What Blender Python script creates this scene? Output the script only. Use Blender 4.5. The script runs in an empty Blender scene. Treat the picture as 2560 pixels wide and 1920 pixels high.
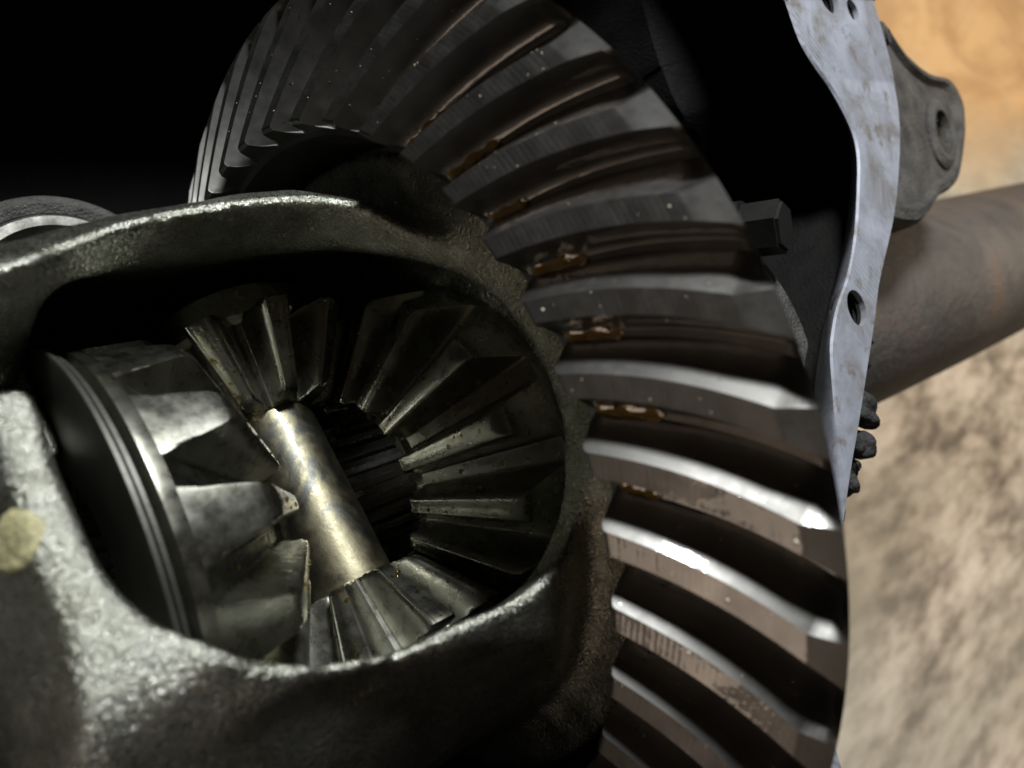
import bpy, bmesh, math, random
import numpy as np
from mathutils import Vector, Matrix

random.seed(7)
rng = np.random.default_rng(7)
SC = bpy.context.scene
COL = SC.collection
PI = math.pi
MM = 0.001

# ------------------------------------------------------------------ camera
cam_d = bpy.data.cameras.new('camera')
cam_d.sensor_width = 36.0
cam_d.lens = 28.0
cam_d.clip_start = 0.002
cam_d.clip_end = 60.0
cam = bpy.data.objects.new('camera', cam_d)
COL.objects.link(cam)
CR = Matrix(((0.7209977, 0.2153283, -0.6586319),
             (-0.2861637, 0.9581807, 0.0),
             (0.6310884, 0.1884766, 0.7524653)))
CLOC = Vector((-0.0924187, 0.0123528, 0.1603437))
cam.matrix_world = Matrix.Translation(CLOC) @ CR.to_4x4()
cam_d.dof.use_dof = True
cam_d.dof.focus_distance = 0.170
cam_d.dof.aperture_fstop = 15.0
SC.camera = cam

# ------------------------------------------------------------------ world, lamps, exposure
world = bpy.data.worlds.new('World')
SC.world = world
world.use_nodes = True
wbg = world.node_tree.nodes['Background']
wbg.inputs[0].default_value = (1.0, 0.72, 0.50, 1)
wbg.inputs[1].default_value = 0.010

def lamp(name, kind, loc, target, energy, color, **kw):
    d = bpy.data.lights.new(name, kind)
    d.energy = energy
    d.color = color
    for k, v in kw.items():
        setattr(d, k, v)
    o = bpy.data.objects.new(name, d)
    COL.objects.link(o)
    o.location = loc
    o.rotation_euler = (Vector(target) - Vector(loc)).to_track_quat('-Z', 'Y').to_euler()
    return o

# cool white work torch held beyond the ring gear, up and to the far side
lamp('work_torch', 'AREA', (0.0, 0.44, 0.44), (0.0, 0.0, 0.02), 6.0, (0.94, 0.98, 1.0), shape='DISK', size=0.11)
# warm incandescent bulb of the room, on the near side
lamp('room_bulb', 'AREA', (-0.82, -0.50, 0.19), (0.0, -0.02, 0.06), 1.75, (1.0, 0.79, 0.62), shape='DISK', size=0.5)
# the warm lamp that lights the floor farther off
lamp('floor_lamp', 'SPOT', (1.15, 0.22, 1.25), (1.1, 0.08, -0.16), 95.0, (1.0, 0.85, 0.68), shadow_soft_size=0.08,
     spot_size=math.radians(78), spot_blend=0.4)

vs = SC.view_settings
vs.view_transform = 'Standard'
vs.look = 'None'
vs.exposure = 0.0
vs.gamma = 1.0
vs.use_curve_mapping = False
SC.cycles.max_bounces = 8
SC.cycles.sample_clamp_indirect = 4.0

# ------------------------------------------------------------------ helpers
def thing(name, label, cat, loc=(0, 0, 0), rot=None, group=None):
    o = bpy.data.objects.new(name, None)
    COL.objects.link(o)
    o.empty_display_size = 0.01
    if rot is not None:
        o.matrix_world = Matrix.Translation(Vector(loc)) @ rot.to_4x4()
    else:
        o.location = loc
    o['label'] = label
    o['category'] = cat
    if group:
        o['group'] = group
    return o

def tag(o, label, cat, group=None):
    o['label'] = label
    o['category'] = cat
    if group:
        o['group'] = group
    return o

def mesh_from(name, verts, faces, smooth=True, sharp=None):
    me = bpy.data.meshes.new(name)
    me.from_pydata([tuple(v) for v in verts], [], [tuple(int(i) for i in f) for f in faces])
    me.update()
    if smooth:
        me.shade_smooth()
        if sharp:
            me.set_sharp_from_angle(angle=math.radians(sharp))
    return me

def obj(name, me, mat=None, parent=None):
    o = bpy.data.objects.new(name, me)
    COL.objects.link(o)
    if mat is not None and len(me.materials) == 0:
        me.materials.append(mat)
    if parent is not None:
        o.parent = parent
    return o

def lathe_x(name, prof, seg=96, closed=True, sharp=35):
    """revolve (x, r) profile, mm, about the X axis"""
    n = len(prof)
    verts, faces = [], []
    for j in range(seg):
        a = 2 * PI * j / seg
        c, s = math.cos(a), math.sin(a)
        for (x, r) in prof:
            verts.append((x * MM, r * c * MM, r * s * MM))
    m = n if closed else n - 1
    for j in range(seg):
        j2 = (j + 1) % seg
        for i in range(m):
            i2 = (i + 1) % n
            faces.append((j * n + i, j2 * n + i, j2 * n + i2, j * n + i2))
    me = mesh_from(name, verts, faces, True, sharp)
    bm = bmesh.new(); bm.from_mesh(me)
    bmesh.ops.recalc_face_normals(bm, faces=bm.faces)
    bm.to_mesh(me); bm.free()
    return me

def surface_nets(F, origin, step):
    S = F < 0
    nx, ny, nz = F.shape
    cnt = np.zeros((nx - 1, ny - 1, nz - 1), np.float32)
    acc = np.zeros((nx - 1, ny - 1, nz - 1, 3), np.float32)
    corners = [(i, j, k) for i in (0, 1) for j in (0, 1) for k in (0, 1)]
    def sl(A, c):
        return A[c[0]:nx - 1 + c[0], c[1]:ny - 1 + c[1], c[2]:nz - 1 + c[2]]
    for c in corners:
        for ax in range(3):
            if c[ax] == 0:
                d = list(c); d[ax] = 1
                a, b = sl(F, c), sl(F, d)
                m = (a < 0) != (b < 0)
                t = np.where(m, a / np.where(m, a - b, 1), 0)
                cnt += m
                for q in range(3):
                    acc[..., q] += np.where(m, (c[q] + t) if q == ax else c[q], 0)
    act = cnt > 0
    idx = -np.ones(act.shape, np.int64)
    idx[act] = np.arange(act.sum())
    ii = np.argwhere(act)
    V = (ii + acc[act] / cnt[act][:, None]) * step + np.array(origin)
    quads = []
    for ax in range(3):
        a = [slice(1, -1)] * 3; b = [slice(1, -1)] * 3
        a[ax] = slice(0, -1); b[ax] = slice(1, None)
        m = S[tuple(a)] != S[tuple(b)]
        e = np.argwhere(m)
        off = np.ones(3, int); off[ax] = 0
        e = e + off
        u, v = [(1, 2), (2, 0), (0, 1)][ax]
        du = np.zeros(3, int); du[u] = 1
        dv = np.zeros(3, int); dv[v] = 1
        def I(p):
            return idx[p[:, 0], p[:, 1], p[:, 2]]
        q = np.stack([I(e - du - dv), I(e - dv), I(e), I(e - du)], 1)
        inside = S[tuple(a)][m]
        q[~inside] = q[~inside][:, ::-1]
        quads.append(q)
    Q = np.concatenate(quads)
    Q = Q[(Q >= 0).all(1)]
    return V, Q

def np_mesh(name, V, Q):
    me = bpy.data.meshes.new(name)
    me.vertices.add(len(V))
    me.vertices.foreach_set('co', V.astype(np.float32).ravel())
    me.loops.add(Q.size)
    me.loops.foreach_set('vertex_index', Q.astype(np.int32).ravel())
    me.polygons.add(len(Q))
    me.polygons.foreach_set('loop_start', np.arange(0, Q.size, 4, dtype=np.int32))
    me.update(calc_edges=True)
    me.validate()
    me.shade_smooth()
    return me

def smin(a, b, k):
    h = np.clip(0.5 + 0.5 * (b - a) / k, 0, 1)
    return b * (1 - h) + a * h - k * h * (1 - h)

def smax(a, b, k):
    return -smin(-a, -b, k)

# ------------------------------------------------------------------ materials
class NT:
    def __init__(self, name):
        self.m = bpy.data.materials.new(name)
        self.m.use_nodes = True
        self.t = self.m.node_tree
        self.b = self.t.nodes['Principled BSDF']
        self.co = self.t.nodes.new('ShaderNodeTexCoord').outputs['Object']
    def n(self, kind, **kw):
        nd = self.t.nodes.new(kind)
        for k, v in kw.items():
            setattr(nd, k, v)
        return nd
    def link(self, a, b):
        self.t.links.new(a, b)
    def noise(self, scale, detail=3, rough=0.5, dist=0.0, co=None):
        nd = self.n('ShaderNodeTexNoise')
        nd.inputs['Scale'].default_value = scale
        nd.inputs['Detail'].default_value = detail
        nd.inputs['Roughness'].default_value = rough
        nd.inputs['Distortion'].default_value = dist
        self.link(co or self.co, nd.inputs['Vector'])
        return nd.outputs['Fac']
    def voro(self, scale, feature='F1'):
        nd = self.n('ShaderNodeTexVoronoi', feature=feature)
        nd.inputs['Scale'].default_value = scale
        self.link(self.co, nd.inputs['Vector'])
        return nd.outputs['Distance']
    def ramp(self, fac, stops):
        nd = self.n('ShaderNodeValToRGB')
        el = nd.color_ramp.elements
        while len(el) < len(stops):
            el.new(0.5)
        for e, (p, c) in zip(el, stops):
            e.position = p
            e.color = (*c, 1) if len(c) == 3 else c
        self.link(fac, nd.inputs['Fac'])
        return nd.outputs['Color']
    def rng(self, fac, a, b, c, d):
        nd = self.n('ShaderNodeMapRange')
        for i, v in zip((1, 2, 3, 4), (a, b, c, d)):
            nd.inputs[i].default_value = v
        self.link(fac, nd.inputs[0])
        return nd.outputs[0]
    def math(self, op, a, b):
        nd = self.n('ShaderNodeMath', operation=op)
        for i, v in enumerate((a, b)):
            if isinstance(v, (int, float)):
                nd.inputs[i].default_value = v
            else:
                self.link(v, nd.inputs[i])
        return nd.outputs[0]
    def mixc(self, fac, a, b):
        nd = self.n('ShaderNodeMix', data_type='RGBA')
        if isinstance(fac, float):
            nd.inputs[0].default_value = fac
        else:
            self.link(fac, nd.inputs[0])
        for i, v in ((6, a), (7, b)):
            if isinstance(v, tuple):
                nd.inputs[i].default_value = (*v, 1)
            else:
                self.link(v, nd.inputs[i])
        return nd.outputs[2]
    def bump(self, h, strength, dist, prev=None):
        nd = self.n('ShaderNodeBump')
        nd.inputs['Strength'].default_value = strength
        nd.inputs['Distance'].default_value = dist
        self.link(h, nd.inputs['Height'])
        if prev is not None:
            self.link(prev, nd.inputs['Normal'])
        return nd.outputs[0]
    def set(self, **kw):
        names = {'base': 'Base Color', 'metal': 'Metallic', 'rough': 'Roughness', 'normal': 'Normal',
                 'coat': 'Coat Weight', 'coat_rough': 'Coat Roughness', 'coat_tint': 'Coat Tint', 'spec': 'Specular IOR Level',
                 'trans': 'Transmission Weight', 'ior': 'IOR', 'coat_ior': 'Coat IOR', 'coat_normal': 'Coat Normal', 'aniso': 'Anisotropic'}
        for k, v in kw.items():
            s = self.b.inputs[names[k]]
            if isinstance(v, (int, float)):
                s.default_value = v
            elif isinstance(v, tuple):
                s.default_value = (*v, 1)
            else:
                self.link(v, s)
        return self.m

def mat_gear_steel(name, base=(0.175, 0.168, 0.158), dark=(0.12, 0.115, 0.107), r0=0.42, r1=0.54, fd=0.0002):
    t = NT(name)
    a = t.noise(110, 4, 0.6, 0.6)
    c = t.ramp(a, [(0.3, dark), (0.7, base)])
    r = t.rng(t.noise(260, 4, 0.6), 0.3, 0.7, r0, r1)
    h = t.bump(t.noise(1500, 3, 0.6), 0.12, 0.00008)
    film = t.bump(t.noise(420, 2, 0.5), 0.5, fd)
    return t.set(base=c, metal=1.0, rough=r, normal=h, coat=0.9, coat_rough=0.03, coat_normal=film)

def mat_cast(name, base, dark, bump=1.0, metal=0.55, rough=0.42, sc=1.0, bd=0.0015):
    t = NT(name)
    a = t.noise(120 * sc, 4, 0.6)
    c = t.ramp(a, [(0.35, dark), (0.7, base)])
    g1 = t.noise(1150 * sc, 3, 0.6)
    g2 = t.noise(2600 * sc, 2, 0.5)
    h = t.math('ADD', g1, t.math('MULTIPLY', g2, 0.45))
    n = t.bump(h, bump, bd)
    r = t.rng(g1, 0.3, 0.7, rough - 0.1, rough + 0.14)
    return t.set(base=c, metal=metal, rough=r, normal=n)

M_RING = mat_gear_steel('ring_gear_steel')
M_DIFF = mat_gear_steel('oiled_gear_steel', (0.42, 0.415, 0.36), (0.32, 0.31, 0.25), 0.22, 0.36, 0.0005)
M_CASE = mat_cast('cast_iron_case', (0.44, 0.44, 0.385), (0.24, 0.24, 0.19), 0.65, 0.95, 0.27, 1.25, 0.0007)
M_HOUS = mat_cast('housing_iron', (0.12, 0.112, 0.104), (0.045, 0.042, 0.038), 0.8, 0.15, 0.6)
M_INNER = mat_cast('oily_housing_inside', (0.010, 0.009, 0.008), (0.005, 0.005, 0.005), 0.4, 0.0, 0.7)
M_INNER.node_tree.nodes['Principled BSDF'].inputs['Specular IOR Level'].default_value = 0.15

def mat_shaft():
    t = NT('worn_shaft_steel')
    a = t.noise(85, 5, 0.65, 0.8)
    c = t.ramp(a, [(0.40, (0.10, 0.10, 0.088)), (0.50, (0.20, 0.18, 0.12)), (0.62, (0.25, 0.225, 0.15))])
    r = t.rng(t.noise(300, 4, 0.6), 0.3, 0.7, 0.36, 0.55)
    n = t.bump(t.noise(700, 5, 0.75), 0.16, 0.0004)
    return t.set(base=c, metal=1.0, rough=r, normal=n, coat=0.3, coat_rough=0.1)
M_SHAFT = mat_shaft()

def mat_flange():
    t = NT('machined_flange_face')
    mp = t.n('ShaderNodeMapping')
    mp.inputs['Rotation'].default_value = (0, 0, math.radians(-40))
    t.link(t.co, mp.inputs['Vector'])
    w = t.n('ShaderNodeTexWave', wave_type='BANDS', bands_direction='X')
    w.inputs['Scale'].default_value = 190.0
    w.inputs['Distortion'].default_value = 2.5
    w.inputs['Detail'].default_value = 2.0
    w.inputs['Detail Scale'].default_value = 1.0
    t.link(mp.outputs[0], w.inputs['Vector'])
    mask = t.rng(t.noise(30, 2, 0.5), 0.48, 0.6, 0.0, 1.0)
    h = t.math('MULTIPLY', w.outputs['Fac'], mask)
    n = t.bump(h, 0.5, 0.00025)
    n = t.bump(t.noise(500, 3, 0.6), 0.3, 0.0002, n)
    c = t.ramp(t.noise(70, 5, 0.65, 0.5), [(0.3, (0.19, 0.18, 0.175)), (0.5, (0.30, 0.31, 0.355)), (0.7, (0.40, 0.415, 0.485))])
    st = t.rng(t.noise(150, 5, 0.7), 0.54, 0.68, 0.0, 0.85)
    c = t.mixc(st, c, (0.16, 0.13, 0.10))
    return t.set(base=c, metal=0.15, rough=0.62, normal=n)
M_FLANGE = mat_flange()

def mat_simple(name, base, metal=0.0, rough=0.5, bump=0.3, scale=500, dist=0.0003, coat=0.0, var=0.25):
    t = NT(name)
    dk = tuple(v * (1 - var) for v in base)
    c = t.ramp(t.noise(scale * 0.3, 4, 0.6), [(0.35, dk), (0.65, base)])
    n = t.bump(t.noise(scale, 3, 0.6), bump, dist)
    return t.set(base=c, metal=metal, rough=rough, normal=n, coat=coat, coat_rough=0.08)
M_PAINT = mat_simple('yellow_paint', (0.50, 0.46, 0.25), 0.0, 0.55, 0.8, 1100, 0.0006, 0.0, 0.55)
M_BOLT = mat_simple('black_bolt_steel', (0.022, 0.021, 0.019), 0.3, 0.4, 0.3, 600)
def mat_tube():
    t = NT('rusty_tube')
    c = t.ramp(t.noise(22, 6, 0.7, 0.5), [(0.34, (0.05, 0.045, 0.042)), (0.52, (0.085, 0.075, 0.068)), (0.64, (0.12, 0.08, 0.058)), (0.74, (0.10, 0.086, 0.078))])
    n = t.bump(t.noise(260, 5, 0.7), 0.7, 0.0015)
    return t.set(base=c, metal=0.1, rough=0.6, normal=n)
M_RUST = mat_tube()
M_GASKET = mat_simple('black_gasket', (0.03, 0.028, 0.027), 0.0, 0.8, 0.8, 300, 0.002)
M_RACE = mat_gear_steel('bearing_race_steel', (0.5, 0.49, 0.44), (0.34, 0.33, 0.3), 0.2, 0.3)

def mat_floor():
    t = NT('dusty_concrete')
    mp = t.n('ShaderNodeMapping')
    mp.inputs['Scale'].default_value = (0.36, 1.0, 1.0)
    t.link(t.co, mp.inputs['Vector'])
    a = t.noise(22, 4, 0.5, 0.0, mp.outputs[0])
    b = t.noise(75, 3, 0.6, 0.0, mp.outputs[0])
    f = t.math('ADD', t.math('MULTIPLY', a, 0.6), t.math('MULTIPLY', b, 0.4))
    c = t.ramp(f, [(0.38, (0.17, 0.15, 0.125)), (0.46, (0.33, 0.295, 0.25)), (0.53, (0.50, 0.455, 0.395)), (0.62, (0.66, 0.615, 0.55))])
    g = t.rng(t.noise(3.2, 3, 0.5, 0.0, mp.outputs[0]), 0.42, 0.56, 0.0, 0.75)
    c = t.mixc(g, c, (0.36, 0.37, 0.32))
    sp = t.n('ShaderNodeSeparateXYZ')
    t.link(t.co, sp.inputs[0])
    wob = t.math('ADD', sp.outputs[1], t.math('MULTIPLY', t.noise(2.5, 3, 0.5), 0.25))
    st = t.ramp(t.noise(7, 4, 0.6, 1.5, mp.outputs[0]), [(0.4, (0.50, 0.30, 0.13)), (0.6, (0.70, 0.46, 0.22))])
    c = t.mixc(t.rng(wob, 0.22, 0.34, 0.0, 0.85), c, st)  # streaky orange light reflection on the floor, painted into the colour by position
    n = t.bump(b, 0.15, 0.001)
    return t.set(base=c, rough=0.62, normal=n, spec=0.35)
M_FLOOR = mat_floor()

def mat_oil():
    t = NT('amber_gear_oil')
    return t.set(base=(0.62, 0.42, 0.10), rough=0.03, trans=1.0, ior=1.6)
M_OIL = mat_oil()
def mat_pool():
    t = NT('pooled_amber_oil')
    n = t.bump(t.noise(500, 2, 0.5), 0.6, 0.0008)
    return t.set(base=(0.16, 0.095, 0.016), rough=0.06, normal=n, spec=0.9, coat=1.0, coat_rough=0.03)
M_POOL = mat_pool()

# ------------------------------------------------------------------ floor
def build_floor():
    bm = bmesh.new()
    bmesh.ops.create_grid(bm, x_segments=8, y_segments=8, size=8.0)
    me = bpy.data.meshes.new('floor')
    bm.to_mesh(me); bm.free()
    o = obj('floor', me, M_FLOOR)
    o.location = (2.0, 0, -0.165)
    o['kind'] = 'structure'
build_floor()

# ------------------------------------------------------------------ axle housing
FI = [(112.9, 89.3), (113.5, 86.3), (114.7, 75.9), (118.8, 69.3), (124.6, 62.5), (129.3, 52.7), (128.6, 45.2), (123.1, 36.4), (113.7, 24.5),
      (103.3, 14.7), (93.2, 8.0), (86.7, 2.2), (83.1, -2.7), (78.0, -13.7), (71.0, -28.0), (65.5, -35.7), (52.5, -46.5), (37, -60), (35, -85), (20, -118),
      (-20, -138), (-80, -136), (-130, -105), (-152, -50), (-155, 10), (-150, 90), (-120, 172), (-50, 205), (30, 205), (92, 172), (112, 122)]
FO = [(171.6, 96.2), (171.1, 92.4), (170.8, 82.2), (169.4, 70.4), (167, 64), (165.2, 58.7), (159.4, 48.6), (148.0, 35.1), (137.4, 25.0),
      (119.7, 11.4), (114, 6), (108.7, 0.7), (97.8, -9.2), (85.7, -20.1), (76.7, -27.7), (67.3, -36.5), (54.5, -47.5), (41, -62), (39, -92), (26, -134),
      (-24, -156), (-90, -154), (-147, -118), (-171, -54), (-174, 12), (-168, 96), (-136, 186), (-56, 223), (36, 223), (112, 190), (154, 134)]

def spline_loop(pts, m=4):
    P = np.array(pts, float); n = len(P); out = []
    for i in range(n):
        p0, p1, p2, p3 = P[i - 1], P[i], P[(i + 1) % n], P[(i + 2) % n]
        for k in range(m):
            t = k / m
            out.append(0.5 * (2 * p1 + (p2 - p0) * t + (2 * p0 - 5 * p1 + 4 * p2 - p3) * t * t + (3 * p1 - p0 - 3 * p2 + p3) * t ** 3))
    return np.array(out)

def loft(name, loops, mat, parent, closed_section=False, sharp=40):
    n = len(loops[0])
    verts = [tuple(p) for L in loops for p in L]
    faces = []
    m = len(loops)
    for j in range(m if closed_section else m - 1):
        j2 = (j + 1) % m
        for i in range(n):
            i2 = (i + 1) % n
            faces.append((j * n + i, j * n + i2, j2 * n + i2, j2 * n + i))
    me = mesh_from(name, verts, faces, True, sharp)
    bm = bmesh.new(); bm.from_mesh(me)
    bmesh.ops.recalc_face_normals(bm, faces=bm.faces)
    if closed_section and bm.calc_volume(signed=True) < 0:
        bmesh.ops.reverse_faces(bm, faces=bm.faces)
    bm.to_mesh(me); bm.free()
    return obj(name, me, mat, parent)

def cyl_mesh(name, r, h, seg=24, r2=None, bev=0.0):
    bm = bmesh.new()
    bmesh.ops.create_cone(bm, cap_ends=True, segments=seg, radius1=r, radius2=r if r2 is None else r2, depth=h)
    if bev:
        bmesh.ops.bevel(bm, geom=[e for e in bm.edges if abs(e.verts[0].co.z - e.verts[1].co.z) < 1e-7], offset=bev, segments=2, affect='EDGES')
    me = bpy.data.meshes.new(name); bm.to_mesh(me); bm.free()
    me.shade_smooth(); me.set_sharp_from_angle(angle=math.radians(35))
    return me

def boolean_apply(o, cutters):
    for c in cutters:
        md = o.modifiers.new('cut', 'BOOLEAN')
        md.object = c; md.operation = 'DIFFERENCE'; md.solver = 'FLOAT' if 'FLOAT' in [e.identifier for e in md.bl_rna.properties['solver'].enum_items] else 'FAST'
    dg = bpy.context.evaluated_depsgraph_get(); dg.update()
    me = bpy.data.meshes.new_from_object(o.evaluated_get(dg))
    o.modifiers.clear()
    old = o.data
    o.data = me
    bpy.data.meshes.remove(old)
    for c in cutters:
        d = c.data
        bpy.data.objects.remove(c)
        bpy.data.meshes.remove(d)
    o.data.set_sharp_from_angle(angle=math.radians(35))

def build_housing():
    t = thing('axle_housing', 'cast iron axle housing with pale machined cover flange around the gears', 'axle housing', (0, 0, 0))
    fi, fo = spline_loop(FI), spline_loop(FO)
    def z3(P, z):
        return [(p[0] * MM, p[1] * MM, z * MM) for p in P]
    cen = (fi + fo) / 2
    fi2 = fi + (fo - fi) * 0.02
    fo2 = fo - (fo - fi) * 0.02
    fl = loft('cover_flange', [z3(fi + (fo - fi) * 0.60, 60), z3(fi + (fo - fi) * 0.04, 68.4), z3(fi, 69.4), z3(fi2, 70), z3(fo2, 70), z3(fo, 69.4), z3(fo, 58)], M_FLANGE, t, True, 40)
    cut = []
    for (x, y, r) in ((101.8, 6.0, 4.6), (139, 90.5, 5.5), (152.6, 87.4, 3.3), (30, 214, 5), (-125, 182, 5), (-165, 20, 5), (-120, -128, 5)):
        c = obj('cutter', cyl_mesh('cutter', r * MM, 0.012, 24))
        c.location = (x * MM, y * MM, 0.0711)
        cut.append(c)
    bpy.context.view_layer.update()
    boolean_apply(fl, cut)
    for (x, y, r) in ((101.8, 6.0, 4.6), (139, 90.5, 5.5), (152.6, 87.4, 3.3)):
        o = obj('bolt_hole_thread', lathe_x('bolt_hole_thread', [(0, 0.05)] + [(z, r * (0.99 if i % 2 else 0.86)) for i, z in enumerate(np.arange(0.3, 3.8, 0.6))], 28, closed=False), M_INNER, fl)
        o.matrix_world = Matrix.Translation((x * MM, y * MM, 0.0653)) @ Matrix.Rotation(-PI / 2, 4, 'Y')
    c0 = np.array([0.0, 0.0])
    def off(P, d):
        v = P - c0
        L = np.linalg.norm(v, axis=1, keepdims=True)
        return P + v / L * d
    # bowl: inner wall and outer wall
    inner = [z3(fi + (fo - fi) * 0.56, 60.8), z3(fi + (fo - fi) * 0.58, 48), z3(off(fi, 9), 25), z3(off(fi, 6), -20), z3(off(fi, -12), -70), z3(off(fi, -45), -105), z3(fi * 0.25, -118), z3(fi * 0.01, -118)]
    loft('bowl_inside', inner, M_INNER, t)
    outer = [z3(off(fo, -1), 58.4), z3(off(fo, 5), 52), z3(off(fo, 16), 40), z3(off(fo, 20), 10), z3(off(fo, 12), -35), z3(off(fo, -10), -85), z3(off(fo, -45), -122), z3(fo * 0.3, -134), z3(fo * 0.01, -134)]
    loft('bowl_outside', outer, M_HOUS, t)
    # axle tube with a swaged neck
    prof = [(125, 20), (125, 34), (150, 37), (230, 39), (320, 41), (500, 43), (1600, 43), (1600, 20)]
    obj('axle_tube', lathe_x('axle_tube', prof, 72), M_RUST, t)
    # mounting ear: a flat lug with a raised edge and an oblong hole
    E = [(196, 96), (213.6, 84.2), (231.3, 77.6), (252.0, 75.8), (258.9, 67.5), (255, 59), (247.8, 51.0), (228.0, 36.0), (208, 32), (180, 24), (150, 34), (165, 70)]
    e = spline_loop(E, 4)
    ce = e.mean(0)
    ea = e + (ce - e) * 0.05
    ear = loft('mounting_ear', [z3(e * 0 + ce, 40), z3(e, 40), z3(e, 57.5), z3(ea, 60), z3(e + (ce - e) * 0.14, 60.2), z3(e + (ce - e) * 0.20, 58.2), z3(e * 0 + ce, 58.0)], M_HOUS, t, False, 30)
    c = obj('cutter', cyl_mesh('cutter', 6.0 * MM, 0.05, 28))
    c.location = (0.228, 0.0547, 0.055); c.scale = (1.0, 1.35, 1); c.rotation_euler = (0, 0, math.radians(-35))
    bpy.context.view_layer.update()
    boolean_apply(ear, [c])
    b = obj('ear_boss', lathe_x('ear_boss', [(-1.0, 6.4), (1.6, 6.8), (2.0, 8.6), (0.6, 10.5), (-1.0, 10.8)], 40), M_HOUS, ear)
    b.matrix_world = Matrix.Translation((0.228, 0.0547, 0.0585)) @ Matrix.Rotation(math.radians(-35), 4, 'Z') @ Matrix.Diagonal((1, 1.35, 1, 1)) @ Matrix.Rotation(-PI / 2, 4, 'Y')
    # dowel pin beside the flange
    p = obj('dowel_pin', cyl_mesh('dowel_pin', 2.8 * MM, 0.03, 20, bev=0.0006), M_HOUS, t)
    p.location = (0.1825, 0.0870, 0.052)
    p.rotation_euler = (0.2, 0.12, 0)
    # torn gasket left hanging on the flange edge
    verts, faces = [], []
    bm = bmesh.new()
    path = [(120, -2, 3), (115, -8, 4), (111, -13, 5), (108, -17, 6), (105, -20, 6.5), (101, -24, 6), (97, -28, 6), (92, -32, 5), (86, -37, 4), (80, -41, 3)]
    for (x, y, sz) in path:
        for q in range(7):
            m = Matrix.Translation(((x + random.uniform(-4, 5)) * MM, (y + random.uniform(-5, 3)) * MM, random.uniform(46, 62) * MM)) @ Matrix.Rotation(random.uniform(0, 3), 4, Vector((random.random(), random.random(), 1)).normalized()) @ Matrix.Diagonal((random.uniform(.5, 1.1) * sz, random.uniform(.3, .8) * sz, random.uniform(.3, .7) * sz, 1)) @ Matrix.Scale(MM, 4)
            bmesh.ops.create_icosphere(bm, subdivisions=3, radius=1.0, matrix=m)
    from mathutils import noise as mn
    for v in bm.verts:
        v.co += mn.noise_vector(v.co * 350) * 1.2 * MM + mn.noise_vector(v.co * 1200) * 0.3 * MM
    me = bpy.data.meshes.new('gasket_remnant'); bm.to_mesh(me); bm.free(); me.shade_smooth()
    g = obj('gasket_remnant', me, M_GASKET, t)
    g['label'] = 'torn black gasket stuck to the flange edge'
    # pinion side saddle deep in the bowl with a machined lip
    return t
HOUSING = build_housing()

def arc_cap(name, x0, x1, ri, ro, a0, a1, mat, parent, seg=40, bev=2.0):
    """half ring about X between two angles (degrees)"""
    prof = [(x0, ri), (x0, ro - bev), (x0 + bev * 0.3, ro - bev * 0.3), (x0 + bev, ro), (x1 - bev, ro), (x1 - bev * 0.3, ro - bev * 0.3), (x1, ro - bev), (x1, ri)]
    n = len(prof); verts, faces = [], []
    for j in range(seg + 1):
        a = math.radians(a0 + (a1 - a0) * j / seg)
        for (x, r) in prof:
            verts.append((x * MM, r * math.cos(a) * MM, r * math.sin(a) * MM))
    for j in range(seg):
        for i in range(n):
            i2 = (i + 1) % n
            faces.append((j * n + i, (j + 1) * n + i, (j + 1) * n + i2, j * n + i2))
    faces.append(tuple(range(n)))
    faces.append(tuple(reversed(range(seg * n, seg * n + n))))
    me = mesh_from(name, verts, faces, True, 40)
    bm = bmesh.new(); bm.from_mesh(me)
    bmesh.ops.recalc_face_normals(bm, faces=bm.faces)
    bm.to_mesh(me); bm.free()
    return obj(name, me, mat, parent)

def hex_bolt(parent, loc, rot, af=17):
    R = af / math.sqrt(3) * MM
    me = cyl_mesh('bolt_head', R, 0.011, 6, bev=0.0008)
    me.set_sharp_from_angle(angle=math.radians(25))
    o = obj('bolt_head', me, M_BOLT, parent)
    o.location = loc; o.rotation_euler = rot
    w = obj('washer_face', cyl_mesh('washer_face', R * 1.12, 0.002, 32), M_BOLT, o)
    w.location = (0, 0, -0.0062)
    return o

def build_bearing_caps():
    t = thing('bearing_cap', 'black oily bearing cap with a hex bolt, behind the ring gear rim', 'bearing', (0, 0, 0))  # cap of the right side bearing
    arc_cap('cap_arch', 62, 100, 42, 57, 66, 160, M_HOUS, t)
    hex_bolt(t, (0.0925, 0.0315, 0.0575), (0.25, 0.15, 0.2), 12)
build_bearing_caps()

# ------------------------------------------------------------------ ring gear
N_RING = 41
R_IN, R_OUT = 77.8, 103.2
H_TOE = 11.1
RING_PHASE = math.radians(135.2755)

def theta_c(s):
    return 0.157 * s - 0.007 * math.sin(PI * min(max(s, 0), 1)) - 0.001

def crest_x(s):
    return -H_TOE * (1 - s)

RING_AL, RING_AH = 30, 19      # flank angles on the two sides
def RING_H(s):
    return 7.0 + 1.0 * s

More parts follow.
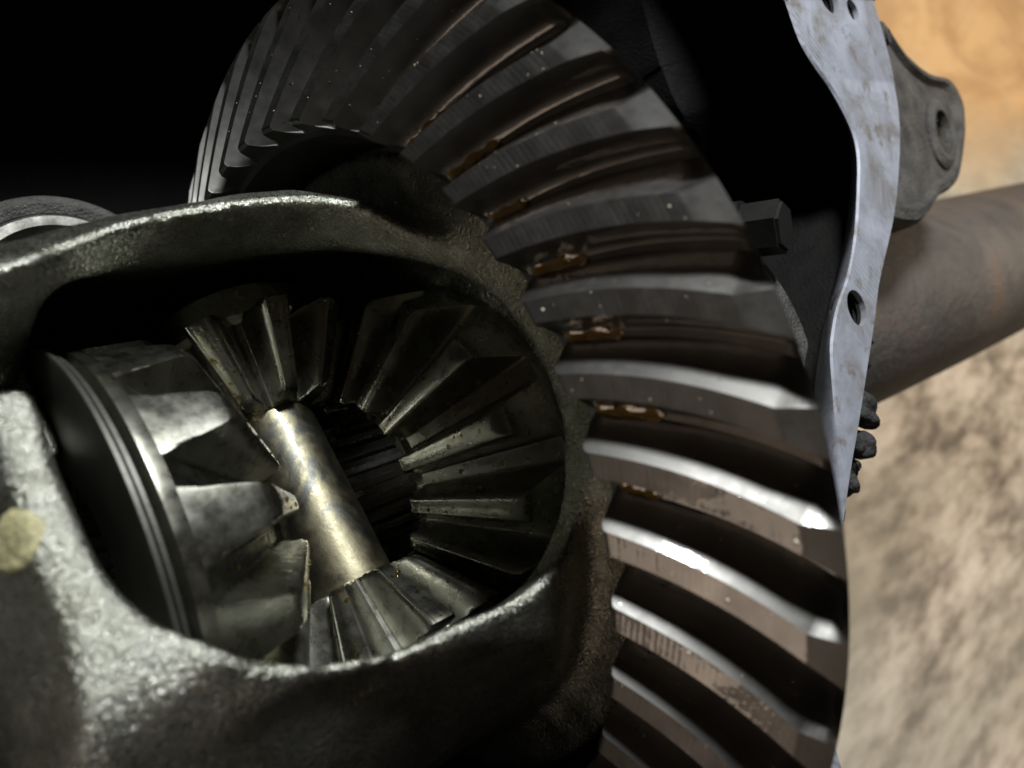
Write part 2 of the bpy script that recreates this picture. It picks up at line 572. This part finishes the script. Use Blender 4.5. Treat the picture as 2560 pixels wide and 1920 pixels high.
def tooth_mesh_ring(seed):
    rr_ = random.Random(seed)
    amp = [rr_.uniform(0.25, 1.0) * (0.35 + 0.65 * math.sin(PI * min(1, (i + 2) / 40 + rr_.uniform(0, .25)))) for i in range(40)]
    pitch = 2 * PI / N_RING
    NR = 30
    rows = []       # (s, cap)   cap: None=full, else height above root
    def H(s):
        return RING_H(s)
    rows.append((-0.10, 0.0)); rows.append((-0.055, 0.0)); rows.append((-0.03, 0.55)); rows.append((-0.012, 0.86)); rows.append((0.012, 0.97)); rows.append((0.03, 1.0))
    K = NR * 4
    for i in range(1, K):
        rows.append((0.03 + 0.95 * i / K, 1.0))
    rows.append((0.995, 1.0)); rows.append((1.0, 0.995))
    for i in range(1, 6):
        rows.append((1.0 + 0.17 * i / 5, 1.0 - 0.33 * i / 5))
    pf = [0.0, 0.02, 0.10, 0.25, 0.42, 0.6, 0.78, 0.92, 0.985, 1.0]
    verts = []
    ncol = None
    for (s, cap) in rows:
        r = R_IN + (R_OUT - R_IN) * s
        sc = min(max(s, 0), 1.0)
        h = H(sc)
        xr = crest_x(sc) + h + (s - sc) * 1.5
        arc = pitch * r
        wc = 3.7 + 0.9 * sc
        c = cap * h
        tan_a, tan_b = math.tan(math.radians(RING_AH)), math.tan(math.radians(RING_AL))
        line = []
        def lat(hh, side):
            ta = tan_a if side > 0 else tan_b
            fil = 1.1 * max(0.0, 1 - hh / 1.6) ** 2
            return side * (wc / 2 + (h - hh) * ta + fil)
        # left root edge to crest
        for p in pf:
            hh = min(p * h, c)
            line.append((lat(hh, -1), hh))
        for q in (0.12, 0.35, 0.65, 0.88):
            hh = min(h, c)
            l0, l1 = lat(hh, -1), lat(hh, 1)
            rid = 0.0
            if cap == 1.0:
                ph = (s - 0.03) / 0.96 * NR + (q - 0.5) * 0.5
                rid = -0.055 * amp[int(ph) % 40] * (0.5 - 0.5 * math.cos(2 * PI * ph))
            line.append((l0 + (l1 - l0) * q, hh + rid))
        for p in reversed(pf):
            hh = min(p * h, c)
            line.append((lat(hh, 1), hh))
        # clamp to the sector and add the sector edges
        half = arc / 2
        line = [(max(-half * 0.985, min(half * 0.985, a)), b) for a, b in line]
        line = [(-half, 0.0)] + line + [(half, 0.0)]
        ncol = len(line)
        tc = theta_c(s)
        rise = min(max((s - 1.05) / 0.11, 0), 1) ** 1.5
        for (a, hh) in line:
            hh = hh + (c - hh) * rise
            th = tc + a / r
            x = xr - hh
            rr = r
            verts.append((x * MM, rr * math.cos(th) * MM, rr * math.sin(th) * MM))
    faces = []
    for j in range(len(rows) - 1):
        for i in range(ncol - 1):
            a = j * ncol + i
            faces.append((a, a + 1, a + ncol + 1, a + ncol))
    # outer skirt down to the body
    base = (len(rows) - 1) * ncol
    b0 = len(verts)
    for i in range(ncol):
        v = Vector(verts[base + i])
        th = math.atan2(v.z, v.y)
        rr = 101.5
        verts.append((13.0 * MM, rr * math.cos(th) * MM, rr * math.sin(th) * MM))
    for i in range(ncol - 1):
        faces.append((base + i, base + i + 1, b0 + i + 1, b0 + i))
    b1 = len(verts)
    for i in range(ncol):
        v = Vector(verts[i])
        th = math.atan2(v.z, v.y)
        verts.append((13.0 * MM, 73.0 * math.cos(th) * MM, 73.0 * math.sin(th) * MM))
    for i in range(ncol - 1):
        faces.append((i + 1, i, b1 + i, b1 + i + 1))
    me = mesh_from('tooth', verts, faces, True, 32)
    bm = bmesh.new(); bm.from_mesh(me)
    bmesh.ops.recalc_face_normals(bm, faces=bm.faces)
    # normals should look to -X on the crest
    up = sum(f.normal.x * f.calc_area() for f in bm.faces)
    if up > 0:
        bmesh.ops.reverse_faces(bm, faces=bm.faces)
    bm.to_mesh(me); bm.free()
    return me

def build_ring():
    t = thing('ring_gear', 'large oiled steel ring gear with curved spiral teeth', 'ring gear', (0, 0, 0))
    mes = [tooth_mesh_ring(11 + i) for i in range(5)]
    for me in mes:
        me.materials.append(M_RING)
    for k in range(N_RING):
        o = obj('tooth', mes[(k * 3) % 5], None, t)
        o.rotation_euler = (RING_PHASE - 2 * PI * k / N_RING, 0, 0)
    prof = [(12.6, 73.2), (12.6, 101.4), (32, 90), (33, 89), (33, 66), (14, 66), (12.6, 67)]
    obj('gear_body', lathe_x('gear_body', prof, 164), M_RING, t)
    return t
RING = build_ring()

# ------------------------------------------------------------------ differential case
XS = -16.5
SHAFT_DIR = Vector((0, -0.934, 0.358)).normalized()
W_OUT = [(-4.5, 37.0), (-16, 38.7), (-32, 37.6), (-49.5, 34.4), (-56.3, 31.2), (-63.3, 25.5), (-68.2, 17.9), (-69.5, 9.3), (-69.8, 0), (-69.2, -7), (-68.8, -20), (-66.5, -29),
         (-61, -35.5), (-48, -40.5), (-28, -42.5), (-14, -39.5), (-2.5, -31.5), (8.0, -18), (11, -2), (10.4, 12), (7.8, 22), (3.0, 31)]

def build_case():
    t = thing('differential_case', 'grey rough cast iron differential case with oval window onto the gears', 'gear case', (0, 0, 0))
    st = 1.0
    x = np.arange(-112, 34, st, dtype=np.float32)
    y = np.arange(-76, 77, st, dtype=np.float32)
    X, Y, Z = np.meshgrid(x, y, y, indexing='ij')
    r = np.sqrt(Y * Y + Z * Z)
    # outer solid of revolution
    def box2(px, pr, x0, x1, r1, rad):
        cx, hx = (x0 + x1) / 2, (x1 - x0) / 2 - rad
        dx = np.abs(px - cx) - hx
        dr = pr - (r1 - rad)
        return np.minimum(np.maximum(dx, dr), 0) + np.hypot(np.maximum(dx, 0), np.maximum(dr, 0)) - rad
    tw = math.radians(70)
    U = Y * math.cos(tw) + Z * math.sin(tw)
    T = -Y * math.sin(tw) + Z * math.cos(tw)
    Rx = np.interp(X, [-90, -72, -67, -57, -45, -27, -14, -6, 1, 40], [57.5, 58.2, 59, 60.6, 62.8, 64.6, 65.4, 64.0, 60.5, 60]).astype(np.float32)
    body = box2(X, r + (66.0 - Rx), -90, 30, 66.0, 1.0)
    # sloping end face on the left with a crease where it meets the barrel
    body = smax(body, -(X + 75.0) * 0.79 + (U - 52.0) * 0.614, 1.2)
    body = smax(body, -(X + 84.5), 3.0)
    # barrel falls away steeply below the window lip, leaving the end flange proud
    lip = (T - 35.8 - np.maximum(X + 48, 0) * 0.30) * 0.985 + (U - 54.0) * 0.17
    body = smax(body, -smax(smax(-lip, -(X + 73.5), 2.0), 58.5 - r, 3.0), 2.2)
    # pocket that leaves the upper arm of the window standing proud of the left frame
    pk = smax(-(T + 27.0), 52.0 + 0.45 * np.maximum(X + 66.0, 0) - U, 2.0)
    body = smax(body, -smax(pk, X + 40.0, 2.0), 2.0)
    # open notch between the upper arm and the left frame
    notch = smax(smax(np.abs(T + 23.5) - 10.5, X + 60.0, 3.0), 20.0 - U, 3.0)
    body = smax(body, -notch, 1.6)
    F = body
    F = smin(F, box2(X, r, -110, -70, 36.0, 3.0), 6.0)
    F = smin(F, box2(X, r, 6, 26, 71.5, 1.5), 4.0)
    cav = box2(X, r, -61, 24, 53.0, 9.0)
    F = smax(F, -cav, 2.5)
    bore = r - 24.0
    F = smax(F, -bore, 2.0)
    # windows: through the wall on two opposite sides
    cx0 = -33.5
    pa = np.array(W_OUT)
    ang = np.arctan2(pa[:, 1], pa[:, 0] - cx0)
    rad = np.hypot(pa[:, 0] - cx0, pa[:, 1])
    o = np.argsort(ang); ang, rad = ang[o], rad[o]
    fine = np.linspace(-PI, PI, 721)
    rf = np.interp(fine, ang, rad, period=2 * PI)
    k = np.exp(-0.5 * (np.arange(-20, 21) / 9.0) ** 2); k /= k.sum()
    rf = np.convolve(np.concatenate([rf[-21:-1], rf, rf[1:21]]), k, 'valid')[:721]
    A = np.arctan2(T, X - cx0)
    win = np.hypot(X - cx0, T) - np.interp(A, fine, rf).astype(np.float32)
    F = smax(F, -np.maximum(win, 18 - np.abs(U)), 2.6)
    # bridge boss that carries the cross shaft ends
    sd = np.array(SHAFT_DIR)
    al = np.abs(Y * sd[1] + Z * sd[2])
    px = np.hypot(X - XS, Y * sd[2] - Z * sd[1])
    F = smax(F, -np.maximum(px - 8.6, 30 - al), 0.5)
    F += 0.28 * np.sin(X * 0.31 + 1.3 * np.sin(Y * 0.17)) * np.sin(Y * 0.27 + Z * 0.22) * np.sin(Z * 0.29 - X * 0.1)
    V, Q = surface_nets(F, (x[0], y[0], y[0]), st)
    me = np_mesh('case_shell', V * MM, Q)
    obj('case_shell', me, M_CASE, t)
    return t, F, (x[0], y[0], y[0]), st
CASE, CASE_F, CASE_O, CASE_S = build_case()

def case_sdf(p):
    q = (np.array(p) / MM - np.array(CASE_O)) / CASE_S
    i = np.floor(q).astype(int)
    if (i < 0).any() or (i >= np.array(CASE_F.shape) - 1).any():
        return 50.0
    f = q - i
    v = 0
    for a in (0, 1):
        for b in (0, 1):
            for c in (0, 1):
                v += CASE_F[i[0] + a, i[1] + b, i[2] + c] * (f[0] if a else 1 - f[0]) * (f[1] if b else 1 - f[1]) * (f[2] if c else 1 - f[2])
    return v

def case_normal(p):
    e = 0.001
    g = [case_sdf(np.array(p) + e * np.eye(3)[i]) - case_sdf(np.array(p) - e * np.eye(3)[i]) for i in range(3)]
    return Vector(g).normalized()

def case_drop(p, d):
    """walk from p along d onto the case surface"""
    p = np.array(p, float); d = np.array(d, float); d /= np.linalg.norm(d)
    for _ in range(600):
        v = case_sdf(p)
        if v < 0.05:
            return p
        p = p + d * max(0.0002, v * MM * 0.6 if v < 40 else 0.004)
    return None

def build_paint():
    c0 = np.array((-0.0776, 0.0114, 0.0538))
    d0 = np.array(CLOC) - c0
    p = case_drop(c0 + d0 * 0.3, -d0)
    if p is None:
        return
    n = case_normal(p)
    u = n.orthogonal().normalized(); w = n.cross(u)
    bm = bmesh.new()
    top, rings = [], []
    cv = bm.verts.new(Vector(p) + n * 0.0006)
    prev = None
    first = None
    NS = 40
    for ri, rr in enumerate((0.35, 0.7, 0.92, 1.0)):
        ring = []
        for i in range(NS):
            a = 2 * PI * i / NS
            rad = 3.7 * MM * rr * (1 + 0.06 * math.sin(2 * a + 1) + 0.03 * math.sin(5 * a) + 0.02 * math.sin(13 * a))
            q = np.array(Vector(p) + (u * math.cos(a) + w * math.sin(a)) * rad + n * 0.004)
            h = case_drop(q, -np.array(n))
            if h is None:
                h = q
            ring.append(bm.verts.new(Vector(h) + n * (0.0004 if ri < 3 else 0.0001)))
        if prev is None:
            for i in range(NS):
                bm.faces.new((cv, ring[i], ring[(i + 1) % NS]))
        else:
            for i in range(NS):
                bm.faces.new((prev[i], ring[i], ring[(i + 1) % NS], prev[(i + 1) % NS]))
        prev = ring
    bmesh.ops.recalc_face_normals(bm, faces=bm.faces)
    me = bpy.data.meshes.new('paint_mark'); bm.to_mesh(me); bm.free(); me.shade_smooth()
    o = obj('paint_mark', me, M_PAINT, CASE)
    o['label'] = 'round dab of dull yellow paint'
build_paint()

# ------------------------------------------------------------------ bevel gears inside the case
def bevel_sector(name, N, rows, psi_c, psi_r, crest_frac, rdir, root_round=0.35, root_flat=0.09):
    """one tooth of a straight bevel gear, apex at the origin, axis +X away from the apex.
    rows: list of (v, cap) ; v is the radius (rdir='r') or the axial distance (rdir='x') in mm"""
    pitch = 2 * PI / N
    verts = []
    us = np.linspace(-0.5, 0.5, 49)
    for (v, cap) in rows:
        for u in us:
            a = abs(u)
            c0 = crest_frac / 2
            c1 = 0.5 - root_flat
            t = min(max((a - c0) / (c1 - c0), 0), 1)
            g = 1 - t
            g = g * (1 - root_round) + root_round * (0.5 + 0.5 * math.cos(PI * t))
            if a < c0:
                g = 1 - 0.02 * (a / c0) ** 2
            g = min(g, cap)
            psi = psi_r + (psi_c - psi_r) * g
            th = u * pitch
            if rdir == 'r':
                r = v; xx = v / math.tan(psi)
            else:
                xx = v; r = v * math.tan(psi)
            verts.append((xx * MM, r * math.cos(th) * MM, r * math.sin(th) * MM))
    n = len(us)
    faces = []
    for j in range(len(rows) - 1):
        for i in range(n - 1):
            a = j * n + i
            faces.append((a, a + 1, a + n + 1, a + n))
    me = mesh_from(name, verts, faces, True, 62)
    bm = bmesh.new(); bm.from_mesh(me)
    bmesh.ops.recalc_face_normals(bm, faces=bm.faces)
    bm.to_mesh(me); bm.free()
    return me

D = math.radians
SIDE_C, SIDE_R = D(59.3), D(47.0)
side_rows = [(18.2, 0.0), (18.6, 0.35), (19.0, 0.8), (19.6, 0.96), (20.4, 1.0)] + [(20.4 + 17.6 * i / 10, 1.0) for i in range(1, 11)] + [(38.0 + 2.55 * math.sin(a), 1.0 - 0.17 * (1 - math.cos(a))) for a in (0.3, 0.6, 0.9, 1.15, 1.35, 1.57)] + [(40.58, 0.66), (40.61, 0.5), (40.64, 0.33), (40.67, 0.16), (40.7, 0.0)]
SIDE_TOOTH = bevel_sector('tooth', 14, side_rows, SIDE_C, SIDE_R, 0.26, 'r', 0.65, 0.14)
SIDE_TOOTH.materials.append(M_DIFF)
xin = 18.2 / math.tan(SIDE_R); xout = 40.7 / math.tan(SIDE_R)
side_hub_prof = [(xin, 18.2), (xin - 1.5, 17.6), (xin - 1.5, 17.0), (41.5, 17.0), (41.5, 39.5), (40.5, 41.0), (xout + 1.5, 41.0), (xout, 40.7), (xout + 1.0, 36.0)]

def splined_bore(parent, x0, x1, r, n=26):
    verts, faces = [], []
    prof = []
    for i in range(n):
        a0 = 2 * PI * i / n
        for f, rr in ((0.05, r), (0.45, r), (0.55, r - 1.6), (0.95, r - 1.6)):
            prof.append((a0 + 2 * PI / n * f, rr))
    m = len(prof)
    for x in (x0, x1):
        for a, rr in prof:
            verts.append((x * MM, rr * math.cos(a) * MM, rr * math.sin(a) * MM))
    for i in range(m):
        j = (i + 1) % m
        faces.append((i, m + i, m + j, j))
    b = len(verts)
    for a, rr in prof:
        verts.append((x0 * MM, (r + 0.4) * math.cos(a) * MM, (r + 0.4) * math.sin(a) * MM))
    for i in range(m):
        j = (i + 1) % m
        faces.append((i, j, b + j, b + i))
    me = mesh_from('splined_bore', verts, faces, False)
    return obj('splined_bore', me, M_DIFF, parent)

def side_gear(flip, label, phase):
    rot = Matrix.Rotation(PI, 3, 'Z') if flip else Matrix.Identity(3)
    t = thing('side_gear', label, 'gear', (XS * MM, 0, 0), rot, 'side gears inside the case')
    for k in range(14):
        o = obj('tooth', SIDE_TOOTH, None, t)
        o.rotation_euler = (phase + 2 * PI * k / 14, 0, 0)
    obj('hub', lathe_x('hub', side_hub_prof, 96), M_DIFF, t)
    splined_bore(t, xin - 1.4, 41, 16.9)
    return t
# tooth crest angle in world = grooves at 89 deg + 22.5 k
crest0 = D(159)
side_gear(False, 'conical gear with a dark splined bore, encircled by the large ring', crest0)
side_gear(True, 'conical gear with big olive oily teeth, left of the diagonal shaft', PI - crest0 if False else -(crest0) + 0.0)

PIN_C, PIN_R = D(36.5), D(25.0)
pin_rows = [(20.2, 0.0), (20.4, 0.5), (20.8, 0.85), (21.5, 1.0)] + [(21.5 + 14.0 * i / 8, 1.0) for i in range(1, 9)] + [(36.2, 0.97), (36.8, 0.85), (37.1, 0.5), (37.2, 0.0)]
PIN_TOOTH = bevel_sector('tooth', 10, pin_rows, PIN_C, PIN_R, 0.24, 'x', 0.9, 0.05)
PIN_TOOTH.materials.append(M_DIFF)
pin_hub = [(20.2, 9.05), (20.2, 20.2 * math.tan(PIN_R)), (37.2, 37.2 * math.tan(PIN_R)), (38.0, 20.0), (44, 20.5), (47, 17), (48.5, 9.05)]

def spider(sign, label, phase):
    d = SHAFT_DIR * sign
    x = Vector(d); y = Vector((1, 0, 0)); z = x.cross(y)
    rot = Matrix((x, y, z)).transposed()
    t = thing('spider_gear', label, 'gear', (XS * MM, 0, 0), rot, 'spider gears on the cross shaft')
    for k in range(10):
        o = obj('tooth', PIN_TOOTH, None, t)
        o.rotation_euler = (phase + 2 * PI * k / 10, 0, 0)
    obj('hub', lathe_x('hub', pin_hub, 64), M_DIFF, t)
    return t
spider(1, 'small spider gear at the lower end of the shaft, half hidden by the case rim', PI / 10)
spider(-1, 'small spider gear in shadow at the upper end of the shaft', PI / 10)

def build_shaft():
    me = lathe_x('cross_shaft', [(-57, 0.01), (-57, 8.2), (-56.2, 9.0), (56.2, 9.0), (57, 8.2), (57, 0.01)], 64, closed=False)
    o = obj('cross_shaft', me, M_SHAFT)
    x = SHAFT_DIR; y = Vector((1, 0, 0)); z = x.cross(y)
    o.matrix_world = Matrix.Translation((XS * MM, 0, 0)) @ Matrix((x, y, z)).transposed().to_4x4()
    tag(o, 'worn brassy steel cross shaft running diagonally between the gears', 'shaft')
build_shaft()

M_WASH = mat_simple('dark_washer_steel', (0.10, 0.098, 0.085), 0.8, 0.5, 0.2, 700)
def build_washer():
    for i, (x0, lab) in enumerate(((XS - 42.0, 'thin steel thrust washer touching the back of the olive gear'), (XS - 43.4, 'thin steel thrust washer lying against the left wall of the case'))):
        me = lathe_x('thrust_washer', [(x0, 20), (x0, 40.6 + i), (x0 - 0.2, 41.0 + i), (x0 - 0.9, 41.0 + i), (x0 - 1.1, 40.6 + i), (x0 - 1.1, 20)], 96)
        tag(obj('thrust_washer', me, M_WASH), lab, 'washer', 'thrust washers')
build_washer()

# round bearing seat deep in the bowl at the far left
def build_seat():
    t = thing('pinion_bearing_seat', 'oily round bearing seat with a bright lip, behind the case at the left edge', 'bearing', (-0.036, 0.064, -0.060))
    R90 = Matrix.Rotation(-PI / 2, 4, 'Y')
    o = obj('seat_casting', lathe_x('seat_casting', [(-33, 20), (-33, 33), (-6, 30.5), (-1.5, 29.6), (0, 28.5), (0.4, 27), (-0.5, 24.6), (-3, 24.2), (-3, 20)], 72), M_HOUS, t)
    o.matrix_local = R90
    o = obj('machined_lip', lathe_x('machined_lip', [(-2.5, 19.0), (-2.5, 24.1), (0.2, 24.1), (0.9, 23.4), (0.9, 21.0), (-1.5, 19.0)], 72), M_RACE, t)
    o.matrix_local = R90
build_seat()

# ------------------------------------------------------------------ oil and swarf on the ring gear
def ring_point(k, s, f, side):
    """a point on tooth k: s along the face, f height fraction, side -1/0/+1 (0 = land); with its outward normal"""
    r = R_IN + (R_OUT - R_IN) * s
    h = RING_H(s)
    wc = 3.7 + 0.9 * s
    hh = f * h
    if side == 0:
        hh = h; lat = random.uniform(-0.45, 0.45) * wc; n = Vector((-0.92, 0.39, 0))
    else:
        al = RING_AH if side > 0 else RING_AL
        lat = side * (wc / 2 + (h - hh) * math.tan(D(al)) + 1.1 * max(0, 1 - hh / 1.6) ** 2)
        n = Vector((-math.sin(D(al)), 0, side * math.cos(D(al))))
    x = crest_x(s) + h - hh
    th = theta_c(s) + lat / r + RING_PHASE - 2 * PI * k / N_RING
    c, sn = math.cos(th), math.sin(th)
    P = Vector((x, r * c, r * sn)) * MM
    return P, Vector((n.x, n.y * c - n.z * sn, n.y * sn + n.z * c)).normalized()

def scatter_blobs(name, items, mat, parent, sub=1):
    """items: (point, normal, radius, flat)"""
    bm = bmesh.new()
    for (p, n, r, fl) in items:
        q = n.to_track_quat('Z', 'Y').to_matrix().to_4x4()
        m = Matrix.Translation(p) @ q @ Matrix.Diagonal((r * random.uniform(0.8, 1.5), r * random.uniform(0.7, 1.1), r * fl, 1))
        bmesh.ops.create_icosphere(bm, subdivisions=sub, radius=1.0, matrix=m)
    me = bpy.data.meshes.new(name); bm.to_mesh(me); bm.free(); me.shade_smooth()
    o = obj(name, me, mat, parent)
    o['kind'] = 'stuff'
    return o

def build_wet():
    drops, pools, flakes = [], [], []
    for k in range(0, 17):
        for q in range(9):
            p, n = ring_point(k, random.uniform(0.02, 0.22), random.uniform(0.0, 0.22), random.choice((-1, 1)))
            drops.append((p, n, random.uniform(0.18, 0.5) * MM, 0.5))
        for q in range(7):
            p, n = ring_point(k, random.uniform(0.0, 1.0), random.uniform(0.1, 0.9), random.choice((-1, 1)))
            drops.append((p, n, random.uniform(0.10, 0.22) * MM, 0.5))
        for q in range(10):
            p, n = ring_point(k, random.uniform(0.03, 0.98), random.uniform(0.2, 0.95), random.choice((-1, -1, 0, 0, 1)))
            flakes.append((p, n, random.uniform(0.07, 0.17) * MM, 0.4))
    for k, s, f, sd, r in ((4, .62, .97, 0, .42), (3, .42, .9, 0, .36), (7, .55, .3, 1, .35), (5, .97, .9, 0, .4), (7, .1, .9, 0, .3), (8, .93, 1, 0, .3), (6, .96, .5, 1, .4)):
        p, n = ring_point(k, s, f, sd)
        flakes.append((p, n, r * MM, 0.5))
    scatter_blobs('oil_droplets', drops, M_OIL, RING, 2)
    # a tongue of oil lying in the root at the inner end of each gap
    films = []
    for v in range(4):
        verts, faces = [], []
        rr_ = random.Random(40 + v)
        L = rr_.uniform(0.22, 0.42); ns, nc = 22, 9
        for i in range(ns + 1):
            u = i / ns
            s = -0.02 + L * u
            sc = max(s, 0)
            r = R_IN + (R_OUT - R_IN) * s
            w = 2.1 * math.sqrt(max(0.0, 1 - u ** 2)) * (1 + 0.25 * math.sin(9 * u + v)) + 0.05
            for j in range(nc):
                q = (j / (nc - 1) - 0.5) * 2
                lat = 5.35 + 1.6 * sc + q * w
                th = theta_c(s) + lat / r
                lift = 0.45 * (1 - 0.4 * u) + 0.9 * q * q * w / 2.1 + 0.12 * math.sin(14 * u + 3 * q + v)
                x = crest_x(sc) + RING_H(sc) - lift
                verts.append((x * MM, r * math.cos(th) * MM, r * math.sin(th) * MM))
        for i in range(ns):
            for j in range(nc - 1):
                a = i * nc + j
                faces.append((a, a + nc, a + nc + 1, a + 1))
        me = mesh_from('oil_film', verts, faces, True)
        me.materials.append(M_POOL)
        films.append(me)
    for k in range(0, 17):
        o = obj('oil_film', films[(k * 3) % 4], None, RING)
        o.rotation_euler = (RING_PHASE - 2 * PI * k / N_RING, 0, 0)
    scatter_blobs('metal_flakes', flakes, M_FLAKE, RING, 1)
M_FLAKE = mat_simple('pale_swarf', (0.62, 0.56, 0.42), 0.2, 0.5, 0.3, 2000)
build_wet()

def build_gear_oil():
    for g in [o for o in bpy.data.objects if o.name.startswith('side_gear')]:
        it = []
        for q in range(110):
            r = random.uniform(19.5, 39.5); fr = random.choice((1.0, 1.0, random.uniform(0.0, 1.0)))
            base = SIDE_C if fr == 1.0 else SIDE_R + (SIDE_C - SIDE_R) * 0.02
            k = random.randrange(14)
            if fr == 1.0:
                th = crest0 * (1 if g.matrix_world[0][0] > 0 else -1) + 2 * PI * k / 14 + random.uniform(-0.055, 0.055)
            else:
                th = crest0 * (1 if g.matrix_world[0][0] > 0 else -1) + 2 * PI * (k + 0.5) / 14 + random.uniform(-0.012, 0.012)
            p = Vector((r / math.tan(base), r * math.cos(th), r * math.sin(th))) * MM
            n = Vector((-math.sin(base), math.cos(base) * math.cos(th), math.cos(base) * math.sin(th)))
            it.append((p, n, random.uniform(0.15, 0.5) * MM, 0.5))
        scatter_blobs('oil_droplets', it, M_OIL, g, 2)
    for g in [o for o in bpy.data.objects if o.name.startswith('spider_gear')]:
        it = []
        for q in range(50):
            x = random.uniform(21.5, 36); th = PI / 10 + 2 * PI * random.randrange(10) / 10 + random.uniform(-0.08, 0.08)
            p = Vector((x, x * math.tan(PIN_C) * math.cos(th), x * math.tan(PIN_C) * math.sin(th))) * MM
            n = Vector((-math.sin(PIN_C), math.cos(PIN_C) * math.cos(th), math.cos(PIN_C) * math.sin(th)))
            it.append((p, n, random.uniform(0.2, 0.6) * MM, 0.5))
        scatter_blobs('oil_droplets', it, M_OIL, g, 2)
build_gear_oil()
